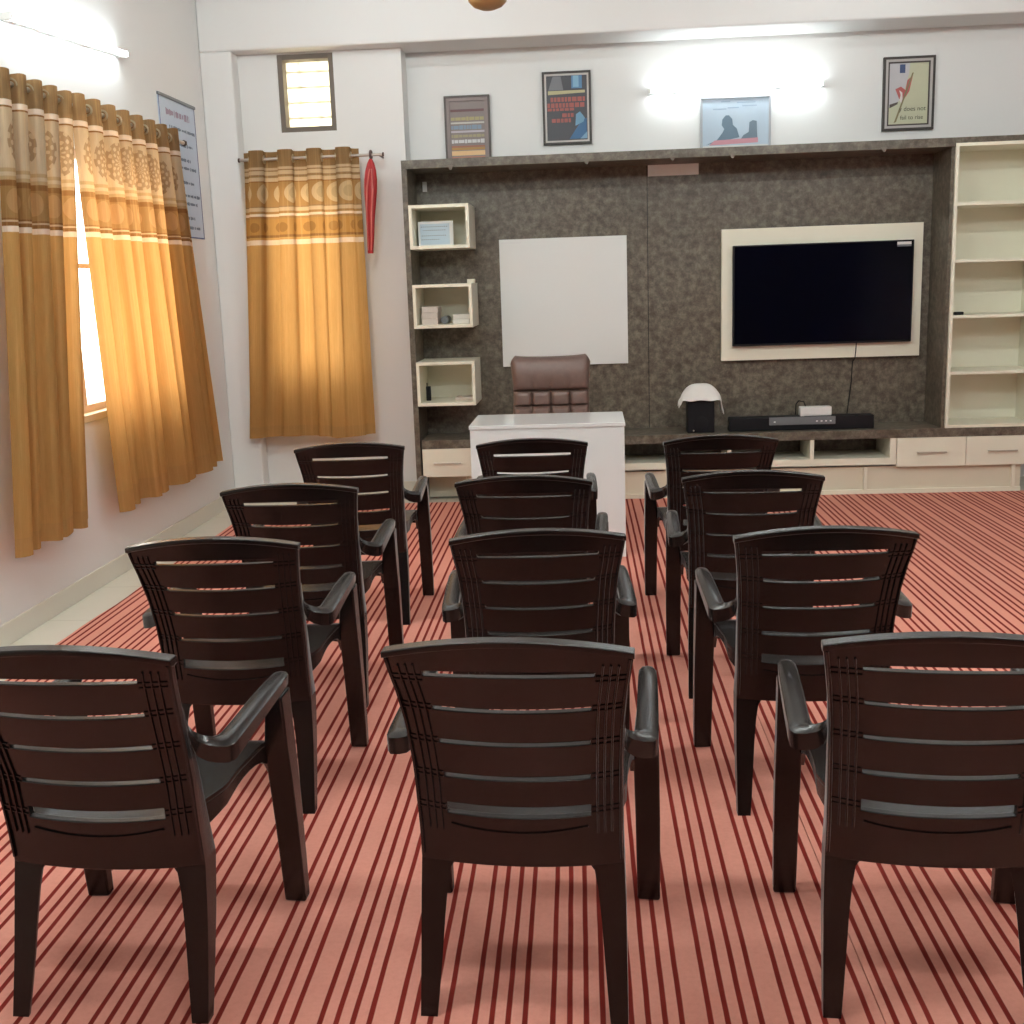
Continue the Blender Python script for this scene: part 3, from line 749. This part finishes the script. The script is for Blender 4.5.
for k in range(5):
    a = 2*PI*k/5 + .3; ca, sa = math.cos(a), math.sin(a)
    lg = part(MB().tube([(-.247+.02*ca, 6.98+.02*sa, .115), (-.247+.24*ca, 6.98+.24*sa, .075)], [.02, .013], 8), 'leg', M['black'], oc, smooth=True)
    wx, wy = -.247+.245*ca, 6.98+.245*sa
    part(MB().tube([(wx-.02*sa, wy+.02*ca, .028), (wx+.02*sa, wy-.02*ca, .028)], .028, 14), 'caster', M['black'], lg, smooth=True)

# ------------------------------------------------------------------ curtains
def curtain(label, matl, axis, x0, s_top, s_bot, ztop, zbot, folds, amp, group, flip=1, lean=None, phase=0, rodz=None, ampb=None, seedv=1, ring=M['chrome']):
    """axis 'y': hangs along the left wall (x0 = plane), 'x': along the back wall (x0 = y plane)"""
    rnd = random.Random(seedv)
    nS = folds*20; nZ = 46
    loc = ((x0, (s_top[0]+s_top[1])/2, zbot) if axis == 'y' else ((s_top[0]+s_top[1])/2, x0, zbot))
    r = thing('curtain', label, 'curtain', loc, group)
    jit = [rnd.uniform(-1, 1) for _ in range(folds*2+2)]
    jit2 = [rnd.uniform(-1, 1) for _ in range(folds*2+2)]
    V = []; UV = []
    W = (s_top[1]-s_top[0])*1.75
    for j in range(nZ+1):
        w = j/nZ; z = ztop + (zbot-ztop)*w
        e = w**1.15
        e0 = max(0, (w-.22)/.78) if seedv == 11 else e
        e1 = w if seedv == 3 else e
        a0 = s_top[0]+(s_bot[0]-s_top[0])*e0; a1 = s_top[1]+(s_bot[1]-s_top[1])*e1
        lam = (a1-a0)/folds
        am = amp + ((ampb if ampb else amp)-amp)*w
        for i in range(nS+1):
            s = i/nS; th = 2*PI*folds*s + phase
            k = min(int(s*folds*2), folds*2); fr = s*folds*2-k
            jj = jit[k]*(1-fr)+jit[k+1]*fr; j2 = jit2[k]*(1-fr)+jit2[k+1]*fr
            sn = math.sin(th); sq = math.copysign(abs(sn)**.7, sn)
            off = am*sq*(1+.45*jj*w-.25*w) + .020*w*math.sin(th*.5+jj)
            along = a0+(a1-a0)*s - lam*.10*math.sin(2*th)*(1-.5*w) + .22*lam*w*j2
            zz = z + (.012*jj*w*w if w > .5 else 0) + (.004*sn if j == 0 else 0)
            p = (x0+off*flip, along, zz) if axis == 'y' else (along, x0+off*flip, zz)
            V.append((p[0]-loc[0], p[1]-loc[1], p[2]-loc[2])); UV.append((s*W, w*(ztop-zbot)))
    F = []
    for j in range(nZ):
        for i in range(nS): a = j*(nS+1)+i; F.append((a, a+1, a+nS+2, a+nS+1))
    me = bpy.data.meshes.new('fabric'); me.from_pydata(V, [], F); me.materials.append(matl)
    uvl = me.uv_layers.new(name='UVMap')
    for lp in me.loops: uvl.data[lp.index].uv = UV[lp.vertex_index]
    for p in me.polygons: p.use_smooth = True
    o = bpy.data.objects.new('fabric', me); C.objects.link(o); o.parent = r
    if rodz:
        for k in range(folds*2):
            s = (k*PI - phase)/(2*PI*folds)
            if not .005 < s < .995: continue
            al = s_top[0]+(s_top[1]-s_top[0])*s
            c = (x0, al, rodz) if axis == 'y' else (al, x0, rodz)
            part(MB().torus(c, .024, .0055, 'y' if axis == 'y' else 'x', 16, 6), 'eyelet', ring, r, smooth=True)
    return r
ringm = mat('antique_brass_ring', (.50, .40, .26), .35, .7)
RX = -2.445
curtain('gold and brown curtain bunched at the far left, over the window edge', M['curtain_left'], 'y', RX, (4.86, 5.60), (4.56, 5.31), 2.415, .40, 5, .042, 'eyelet curtains on the left wall', 1, rodz=2.372, ampb=.055, seedv=3, ring=ringm)
curtain('wide glowing orange curtain on the left wall beside the blue poster', M['curtain_left'], 'y', RX, (5.575, 7.04), (5.65, 7.33), 2.423, .375, 8, .045, 'eyelet curtains on the left wall', 1, rodz=2.372, ampb=.05, seedv=11, ring=ringm)
curtain('gold curtain with round medallions on the back wall, under the small window', M['curtain_back'], 'x', 7.895, (-2.312, -1.525), (-2.46, -1.495), 2.395, .455, 4, .036, None, -1, phase=-PI/2, rodz=2.340, ampb=.032, seedv=5, ring=ringm)
rd = thing('curtain_rod', 'long curtain rod along the left wall carrying two curtains', 'curtain rod', (RX, 5.95, 2.372))
part(MB().tube([(RX, 4.70, 2.372), (RX, 7.12, 2.372)], .012, 12), 'rod', M['rod_light'], rd, smooth=True)
for y in (4.70, 7.12): part(MB().lathe([(.001, -.02), (.018, -.01), (.018, .01), (.001, .02)], (RX, y+(.018 if y > 6 else -.018), 2.372), 14), 'finial', M['dark_metal'], rd, smooth=True)
for y in (4.80, 7.085): part(MB().tube([(XL+.001, y, 2.372), (RX-.013, y, 2.372)], .007, 8), 'bracket', M['dark_metal'], rd, smooth=True)
r2 = thing('curtain_rod', 'short curtain rod on the back wall below the small window', 'curtain rod', (-1.86, 7.895, 2.35))
part(MB().tube([(-2.330, 7.895, 2.342), (-1.360, 7.895, 2.342)], .010, 12), 'rod', M['rod_light'], r2, smooth=True)
part(MB().tube([(-2.342, 7.895, 2.342), (-2.3305, 7.895, 2.342)], .014, 12), 'finial', M['dark_metal'], r2, smooth=True)
part(MB().tube([(-1.3595, 7.895, 2.342), (-1.350, 7.895, 2.342)], .014, 12), 'finial', M['dark_metal'], r2, smooth=True)
for x in (-2.322, -1.39): part(MB().tube([(x, 7.906, 2.342), (x, YW-.001, 2.342)], .006, 8), 'bracket', M['dark_metal'], r2, smooth=True)
# red cloth hanging from the rod end
rc = thing('red_sash', 'folded red cloth strap hanging from the rod beside the back curtain', 'strap', (-1.455, 7.895, 1.69))
prof = [(2.315, .010), (2.285, .024), (2.24, .036), (2.18, .043), (2.10, .042), (2.02, .036), (1.95, .030), (1.85, .026), (1.76, .022), (1.70, .019)]
secs = []
for z, hw in prof:
    xc = -1.438 - .036*(2.315-z)/.6
    secs.append([(xc + hw*math.cos(a), 7.882 + .35*hw*math.sin(a) + .004*math.cos(3*a), z) for a in [2*PI*k/14 for k in range(14)]])
part(MB().loft(secs), 'folded_cloth', M['red_cloth'], rc, smooth=True)
part(MB().torus((-1.438, 7.895, 2.342), .024, .009, 'x', 16, 8), 'knot', M['brown_frame'], rc, smooth=True)
pf = MB()
for dx in (-.028, .012): pf.tube([(-1.438+dx*.3, 7.865, 2.25), (-1.444+dx, 7.860, 2.12), (-1.461+dx*.8, 7.865, 1.95), (-1.472+dx*.5, 7.870, 1.72)], [.004, .007, .006, .003], 6)
part(pf, 'cloth_fold', mat('pale_red_lining', (.62, .16, .13), .4), rc, smooth=True)

# ------------------------------------------------------------------ poster on the left wall
po = thing('poster', 'pale blue printed notice hanging behind the wide orange curtain end', 'poster', (XL, 7.4, 1.82))
part(B(XL+.001, XL+.006, 7.085, 7.735, 1.825, 2.655), 'sheet', mat('poster_blue', (.50, .58, .70), .4), po)
part(B(XL+.001, XL+.014, 7.080, 7.740, 2.655, 2.672), 'top_batten', M['greyplastic'], po, bevel=.001)
bd = MB().box(XL+.0062, XL+.0075, 7.088, 7.096, 1.828, 2.654).box(XL+.0062, XL+.0075, 7.724, 7.732, 1.828, 2.654).box(XL+.0062, XL+.0075, 7.088, 7.732, 1.826, 1.834)
part(bd, 'border', mat('navy_ink', (.06, .09, .25), .5), po)
def squiggle(mb, y0, y1, z, h, fx, seed):
    rr = random.Random(seed); y = y0
    while y < y1:
        w_ = rr.uniform(.008, .022); hh = h*rr.uniform(.5, 1)
        mb.box(fx, fx+.0012, y, min(y+w_, y1), z-hh/2, z+hh/2); y += w_+rr.choice((.004, .004, .016))
t1 = MB(); squiggle(t1, 7.20, 7.62, 2.575, .045, XL+.0062, 1)
part(t1, 'heading', mat('heading_ink', (.33, .25, .33), .6), po)
gbi = mat('grey_blue_ink', (.16, .20, .27), .6)
for k, z in enumerate((2.49, 2.40, 2.31, 2.26, 2.17, 2.09, 2.04, 1.95, 1.89)):
    t2 = MB(); squiggle(t2, 7.18 if k % 3 else 7.24, 7.70-(k*37 % 5)*.03, z, .022, XL+.0062, k+5)
    part(t2, 'text_line', gbi, po)

# ------------------------------------------------------------------ framed pictures
def ring(x0, x1, z0, z1, t, y0, y1):
    return MB().box(x0, x1, y0, y1, z0, z0+t).box(x0, x1, y0, y1, z1-t, z1).box(x0, x0+t, y0, y1, z0+t, z1-t).box(x1-t, x1, y0, y1, z0+t, z1-t)
def flat(pts, y): return MB().poly(pts, y-.0006, y)
def pm(n, c, r=.45): return mat(n, c, r, bstr=0)
# 1: brown frame, coloured text bands
p1 = thing('framed_picture', 'dark framed print with coloured text bands standing left on the unit', 'picture', (-.85, 8.2900, 2.2775), 'framed pictures above the wall unit')
x0, x1, z0, z1 = -.979, -.662, 2.2775, 2.753
part(ring(x0, x1, z0, z1, .014, 8.2800, 8.3100), 'frame', pm('dark_bronze', (.07, .05, .04)), p1, bevel=.002)
part(ring(x0+.014, x1-.014, z0+.014, z1-.014, .022, 8.2840, 8.3080), 'inner_frame', pm('mauve_mat', (.24, .18, .17)), p1)
part(B(x0+.036, x1-.036, 8.2940, 8.3060, z0+.036, z1-.036), 'print', pm('mauve_print', (.22, .17, .16)), p1)
for nm, z, h, c in (('title_bar', 2.690, .018, (.11, .03, .03)), ('gold_band', 2.630, .030, (.38, .32, .14)), ('pale_band', 2.600, .012, (.55, .52, .45)), ('blue_band', 2.568, .035, (.20, .27, .35)), ('mauve_band', 2.537, .014, (.50, .44, .47)), ('olive_band', 2.505, .024, (.34, .29, .16)), ('white_band', 2.466, .030, (.62, .60, .60)), ('red_band', 2.428, .012, (.35, .12, .06)), ('amber_band', 2.412, .018, (.42, .22, .05)), ('orange_band', 2.380, .034, (.72, .46, .22)), ('red_band', 2.350, .010, (.40, .16, .10))):
    z = 2.2775 + (z-2.2775)*.915; h *= .915
    mbb = MB(); x = x0+.044
    rr = random.Random(int(z*1000))
    if 'band' in nm and h > .02 and nm not in ('orange_band', 'amber_band'):
        while x < x1-.06: w_ = rr.uniform(.012, .04); hh = h*rr.uniform(.7, 1); mbb.box(x, min(x+w_, x1-.044), 8.2925, 8.2938, z-hh/2, z+hh/2); x += w_+.004
    else: mbb.box(x0+.042, x1-.042, 8.2925, 8.2938, z-h/2, z+h/2)
    part(mbb, nm, pm(nm, c), p1)
# 2: dark frame, blue and red poster
p2 = thing('framed_picture', 'dark framed print with blue shapes and red lettering', 'picture', (-.13, 8.3000, 2.43), 'framed pictures above the wall unit')
x0, x1, z0, z1 = -.296, .039, 2.4005, 2.883
part(ring(x0, x1, z0, z1, .016, 8.2920, 8.3180), 'frame', pm('near_black_frame', (.035, .026, .022)), p2, bevel=.002)
part(ring(x0+.016, x1-.016, z0+.016, z1-.016, .012, 8.2960, 8.3170), 'inner_frame', pm('silver_slip', (.50, .46, .43), .3), p2)
part(B(x0+.028, x1-.028, 8.3040, 8.3160, z0+.028, z1-.028), 'print', pm('charcoal_print', (.055, .055, .065)), p2)
A = lambda u, w: (x0+.028+(x1-x0-.056)*u, z0+.028+(z1-z0-.056)*w)
Q = lambda *l: [A(*q) for q in l]
part(flat(Q((.05,.78),(.42,.78),(.36,.99),(.16,.99)), 8.3035), 'grey_shape', pm('smoke_grey', (.18, .18, .20)), p2)
part(flat(Q((.62,.80),(.88,.80),(.88,.995),(.62,.995)), 8.3035), 'blue_patch', pm('sky_blue_ink', (.09, .22, .40)), p2)
part(flat(Q((.66,.82),(.80,.82),(.80,.995),(.66,.995)), 8.3028), 'light_blue_patch', pm('pale_blue_ink', (.22, .42, .58)), p2)
part(flat(Q((.04,.71),(.95,.73),(.95,.77),(.04,.77)), 8.3028), 'yellow_band', pm('straw_yellow', (.50, .45, .25)), p2)
rd_ = MB()
rr = random.Random(4)
for (w0, w1, u0, u1) in ((.60, .67, .10, .95), (.51, .58, .02, .95), (.46, .50, .02, .70), (.36, .42, .38, .66), (.28, .34, .12, .62)):
    u = u0
    while u < u1-.02:
        du = rr.uniform(.05, .12); a_ = A(u, w0); b_ = A(min(u+du, u1), w1); rd_.box(a_[0], b_[0], 8.3015, 8.3026, a_[1], b_[1]); u += du+.022
part(rd_, 'red_lettering', pm('brick_red_ink', (.36, .09, .075)), p2)
part(flat(Q((.55,.02),(.98,.02),(.98,.34),(.86,.30),(.70,.16)), 8.3035), 'blue_corner', pm('deep_blue_ink', (.035, .13, .28)), p2)
part(flat(Q((.70,.22),(.90,.28),(.94,.34),(.82,.44),(.72,.40)), 8.3028), 'light_blue_patch', pm('steel_blue_ink', (.16, .33, .48)), p2)
part(flat(Q((.82,.02),(.99,.02),(.99,.13)), 8.3028), 'light_blue_patch', pm('steel_blue_ink_b', (.20, .38, .55)), p2)
# 3: silver frame, pale blue with silhouettes
p3 = thing('framed_picture', 'pale blue print with dark silhouettes and pink band under the tube light', 'picture', (1.05, 8.2900, 2.2775), 'framed pictures above the wall unit')
x0, x1, z0, z1 = .782, 1.260, 2.2775, 2.669
part(ring(x0, x1, z0, z1, .015, 8.2800, 8.3100), 'frame', pm('silver_frame', (.36, .37, .40), .3), p3, bevel=.002)
part(B(x0+.015, x1-.015, 8.2900, 8.3080, z0+.015, z1-.015), 'print', pm('pale_blue_print', (.46, .56, .66)), p3)
zb = 2.336; H3 = z1-.015-zb
A = lambda u, w: (x0+.015+(x1-x0-.03)*u, zb+H3*w)
part(B(x0+.018, x1-.018, 8.2895, 8.2898, zb-.015, zb+.012), 'white_border', pm('white_ink', (.66, .66, .64)), p3)
body = Q((.10,.10),(.30,.20),(.34,.36),(.27,.44),(.27,.58),(.32,.68),(.39,.68),(.44,.58),(.43,.46),(.50,.38),(.56,.20),(.60,.20),(.70,.32),(.71,.54),(.83,.54),(.84,.20),(.84,.12))
part(flat([A(u, w) for u, w in ((.05,.06),(.22,.16),(.30,.30),(.33,.38),(.29,.46),(.30,.58),(.35,.66),(.40,.66),(.45,.58),(.46,.46),(.52,.38),(.56,.20))], 8.2890), 'silhouette', pm('slate_blue_ink', (.12, .19, .26)), p3)
part(flat([A(u, w) for u, w in ((.58,.16),(.62,.24),(.70,.30),(.71,.50),(.76,.54),(.82,.52),(.83,.16))], 8.2890), 'silhouette', pm('slate_blue_ink_b', (.14, .20, .26)), p3)
part(flat([A(u, w) for u, w in ((.10,.05),(.84,.08),(.84,.18),(.18,.15))], 8.2880), 'pink_band', pm('pink_ink', (.55, .25, .30)), p3)
ln = MB()
for u0, u1, w in ((.16, .36, .78), (.38, .55, .80), (.52, .80, .90), (.60, .82, .83), (.28, .42, .93)):
    a_ = A(u0, w); b_ = A(u1, w+.025); ln.box(a_[0], b_[0], 8.2892, 8.2898, a_[1], b_[1])
part(ln, 'text_lines', pm('blue_grey_ink', (.30, .40, .52)), p3)
# 4: dark frame, cream print with red white and blue sweep
p4 = thing('framed_picture', 'cream print with red striped sweep and black lettering, near right edge', 'picture', (2.25, 8.3000, 2.43), 'framed pictures above the wall unit')
x0, x1, z0, z1 = 2.007, 2.349, 2.399, 2.875
part(ring(x0, x1, z0, z1, .016, 8.2920, 8.3180), 'frame', pm('black_brown_frame', (.035, .026, .022)), p4, bevel=.002)
part(ring(x0+.016, x1-.016, z0+.016, z1-.016, .016, 8.2960, 8.3170), 'inner_frame', pm('silver_slip_b', (.46, .43, .41), .3), p4)
part(ring(x0+.032, x1-.032, z0+.032, z1-.032, .010, 8.2990, 8.3160), 'inner_frame', pm('dark_slip', (.05, .035, .03)), p4)
part(B(x0+.042, x1-.042, 8.3040, 8.3160, z0+.042, z1-.042), 'print', pm('cream_green_print', (.52, .52, .36)), p4)
A = lambda u, w: (x0+.042+(x1-x0-.084)*u, z0+.042+(z1-z0-.084)*w)
Q = lambda *l: [A(*q) for q in l]
part(flat(Q((.0,.28),(.14,.30),(.30,.42),(.42,.62),(.50,.82),(.52,1),(.0,1)), 8.3035), 'white_cloud', pm('grey_white_ink', (.50, .48, .50)), p4)
part(flat(Q((.26,.84),(.40,.84),(.40,.98),(.26,.98)), 8.3028), 'blue_canton', pm('navy_ink_b', (.03, .06, .16)), p4)
part(flat(Q((.46,.72),(.60,.80),(.52,.54),(.40,.42),(.42,.56)), 8.3028), 'red_stripe', pm('flag_red', (.48, .11, .10)), p4)
part(flat(Q((.30,.62),(.42,.56),(.42,.46),(.36,.36),(.26,.42),(.16,.58)), 8.3028), 'red_stripe', pm('flag_red_b', (.45, .10, .09)), p4)
part(flat(Q((.26,.56),(.34,.52),(.35,.42),(.32,.34),(.27,.40),(.30,.48)), 8.3022), 'white_stripe', pm('stripe_white', (.66, .58, .55)), p4)
part(flat(Q((.02,.27),(.22,.33),(.24,.37),(.02,.33)), 8.3028), 'brown_line', pm('brown_ink', (.08, .06, .05)), p4)  # thin brown line of the print
part(flat(Q((.14,.02),(.20,.04),(.62,.84),(.58,.84)), 8.3022), 'pole', pm('olive_brown_ink', (.22, .18, .09)), p4)
def text(s, x, z, size, y, parent, material):
    cu = bpy.data.curves.new('lettering', 'FONT'); cu.body = s; cu.size = size; cu.extrude = .0004
    o = bpy.data.objects.new('tmp', cu); C.objects.link(o)
    dg = bpy.context.evaluated_depsgraph_get(); dg.update()
    me = bpy.data.meshes.new_from_object(o.evaluated_get(dg)); bpy.data.objects.remove(o)
    off = root(parent).location
    for v in me.vertices: v.co = Vector((x+v.co.x, y-v.co.z, z+v.co.y)) - off
    me.materials.clear(); me.materials.append(material)
    q = bpy.data.objects.new('lettering', me); C.objects.link(q); q.parent = parent
    return q
ink = pm('black_ink', (.05, .045, .035))
a_ = A(.27, .215); text('y does not', a_[0], a_[1], .041, 8.3015, p4, ink)
a_ = A(.30, .075); text('fail to rise', a_[0], a_[1], .038, 8.3015, p4, ink)

# ------------------------------------------------------------------ tube lights
def tube_light(label, a, b, nrm, glow=None):
    """a,b: ends on the wall surface, nrm: into the room"""
    a, b, nrm = Vector(a), Vector(b), Vector(nrm); c = (a+b)/2
    r = thing('tube_light', label, 'light', tuple(c), 'fluorescent tube lights on the walls')
    d = (b-a).normalized(); up = d.cross(nrm)
    def slab(p, q, h, n0, n1):
        vs = []
        for e in (p, q):
            for (s, t) in ((-h, n0), (h, n0), (h, n1), (-h, n1)): vs.append(tuple(e + up*s + nrm*t))
        m_ = MB(); m_.add(vs, [(0,1,2,3), (7,6,5,4), (0,4,5,1), (1,5,6,2), (2,6,7,3), (3,7,4,0)]); return m_
    part(slab(a+d*.0185, b-d*.0185, .011, .001, .036), 'batten', M['whiteplastic'], r, bevel=.002)
    for e, s in ((a, 1), (b, -1)): part(slab(e, e+d*s*.018, .016, .001, .074), 'end_cap', M['whiteplastic'], r, bevel=.002)
    part(MB().tube([tuple(a+d*.0185+nrm*.058), tuple(b-d*.0185+nrm*.058)], .013, 12), 'tube', glow or M['tube'], r, smooth=True)
tube_light('glowing tube light on the left wall above the curtains', (XL, 5.18, 2.690), (XL, 6.52, 2.775), (1, 0, 0))
tube_light('glowing tube light on the back wall above the pale blue picture', (.430, YM, 2.722), (1.615, YM, 2.722), (0, -1, 0))
for lab, x, y, g_ in (('unseen ceiling tube light added behind the fan, left side', -1.2, 6.7, None), ('unseen ceiling tube light added behind the fan, right side', 1.7, 6.7, None),
        ('unseen ceiling tube light added above the left chairs, farther one', -1.3, 4.2, 1), ('unseen ceiling tube light added above the right chairs, farther one', 1.9, 4.2, 1),
        ('unseen ceiling tube light added above the left chairs, nearer one', -1.3, 2.0, 1), ('unseen ceiling tube light added above the right chairs, nearer one', 1.9, 2.0, 1)):
    tube_light(lab, (x-.6, y, ZC), (x+.6, y, ZC), (0, 0, -1), g_ and M['tube_added'])  # out-of-view tubes, added to brighten the room and the chair tops
tube_light('unseen ceiling tube light added above the camera', (-.4, .9, ZC), (.8, .9, ZC), (0, 0, -1), M['tube_added'])  # also added out of view, lights the foreground

# ------------------------------------------------------------------ ceiling fan
fx, fy = -.392, 5.0
fn_ = thing('ceiling_fan', 'golden brown ceiling fan whose hub dips into the top of view', 'fan', (fx, fy, 2.572))
part(MB().lathe([(.001, 0), (.030, .002), (.060, .014), (.078, .032), (.082, .048), (.080, .055)], (fx, fy, 2.572), 28), 'bottom_cap', M['fan_gold'], fn_, smooth=True)
part(MB().lathe([(.080, .0555), (.105, .065), (.110, .10), (.095, .13), (.03, .145)], (fx, fy, 2.572), 28), 'motor_housing', M['fan_gold'], fn_, smooth=True)
part(MB().tube([(fx, fy, 2.7175), (fx, fy, 3.38)], .012, 10), 'down_rod', M['fan_brown'], fn_, smooth=True)
part(MB().lathe([(.015, 0), (.06, .04), (.065, .069)], (fx, fy, 3.38), 20), 'canopy', M['fan_gold'], fn_, smooth=True)
for k in range(3):
    a = math.radians(-90 + 120*k); ca, sa = math.cos(a), math.sin(a); vs = []
    def pt(r, t, z): return (fx + r*ca - t*sa, fy + r*sa + t*ca, z)
    m_ = MB()
    secs = []
    for r_, hw in ((.15, .045), (.25, .06), (.45, .068), (.60, .055)):
        secs.append([pt(r_, -hw, 2.712), pt(r_, hw, 2.724), pt(r_, hw, 2.728), pt(r_, -hw, 2.716)])
    m_.loft(secs); bl = part(m_, 'blade', M['fan_brown'], fn_, bevel=.001)
    m_ = MB().loft([[pt(.098, -.02, 2.705), pt(.098, .02, 2.705), pt(.098, .02, 2.711), pt(.098, -.02, 2.711)], [pt(.149, -.03, 2.714), pt(.149, .03, 2.720), pt(.149, .03, 2.725), pt(.149, -.03, 2.719)]])
    part(m_, 'blade_arm', M['fan_brown'], bl)

# ------------------------------------------------------------------ daylight outside
wd = bpy.data.worlds.new('daylight'); bpy.context.scene.world = wd; wd.use_nodes = True
bg = wd.node_tree.nodes['Background']; bg.inputs[0].default_value = (1.0, .985, .95, 1); bg.inputs[1].default_value = 5.5

# ------------------------------------------------------------------ camera
R = [[0.9972775815539826, 0.06579560495902248, -0.033292096628417304], [-0.019702973087836466, -0.19730387086769693, -0.9801443645668342], [-0.07105785094793966, 0.9781319547528848, -0.19547035813637054]]
cam = bpy.data.cameras.new('camera'); co = bpy.data.objects.new('camera', cam); C.objects.link(co)
rt_, dn, fw = (Vector(r_) for r_ in R)
mw = Matrix((( rt_.x, -dn.x, -fw.x, 0), (rt_.y, -dn.y, -fw.y, 0), (rt_.z, -dn.z, -fw.z, 1.4670547), (0, 0, 0, 1)))
co.matrix_world = mw
cam.sensor_fit = 'HORIZONTAL'; cam.sensor_width = 36; cam.lens = 1145.042/1024*36; cam.clip_start = .05
sc = bpy.context.scene; sc.camera = co
sc.view_settings.view_transform = 'Standard'; sc.view_settings.look = 'None'
sc.view_settings.gamma = 1; sc.view_settings.use_curve_mapping = False
sc.view_settings.exposure = 0.8
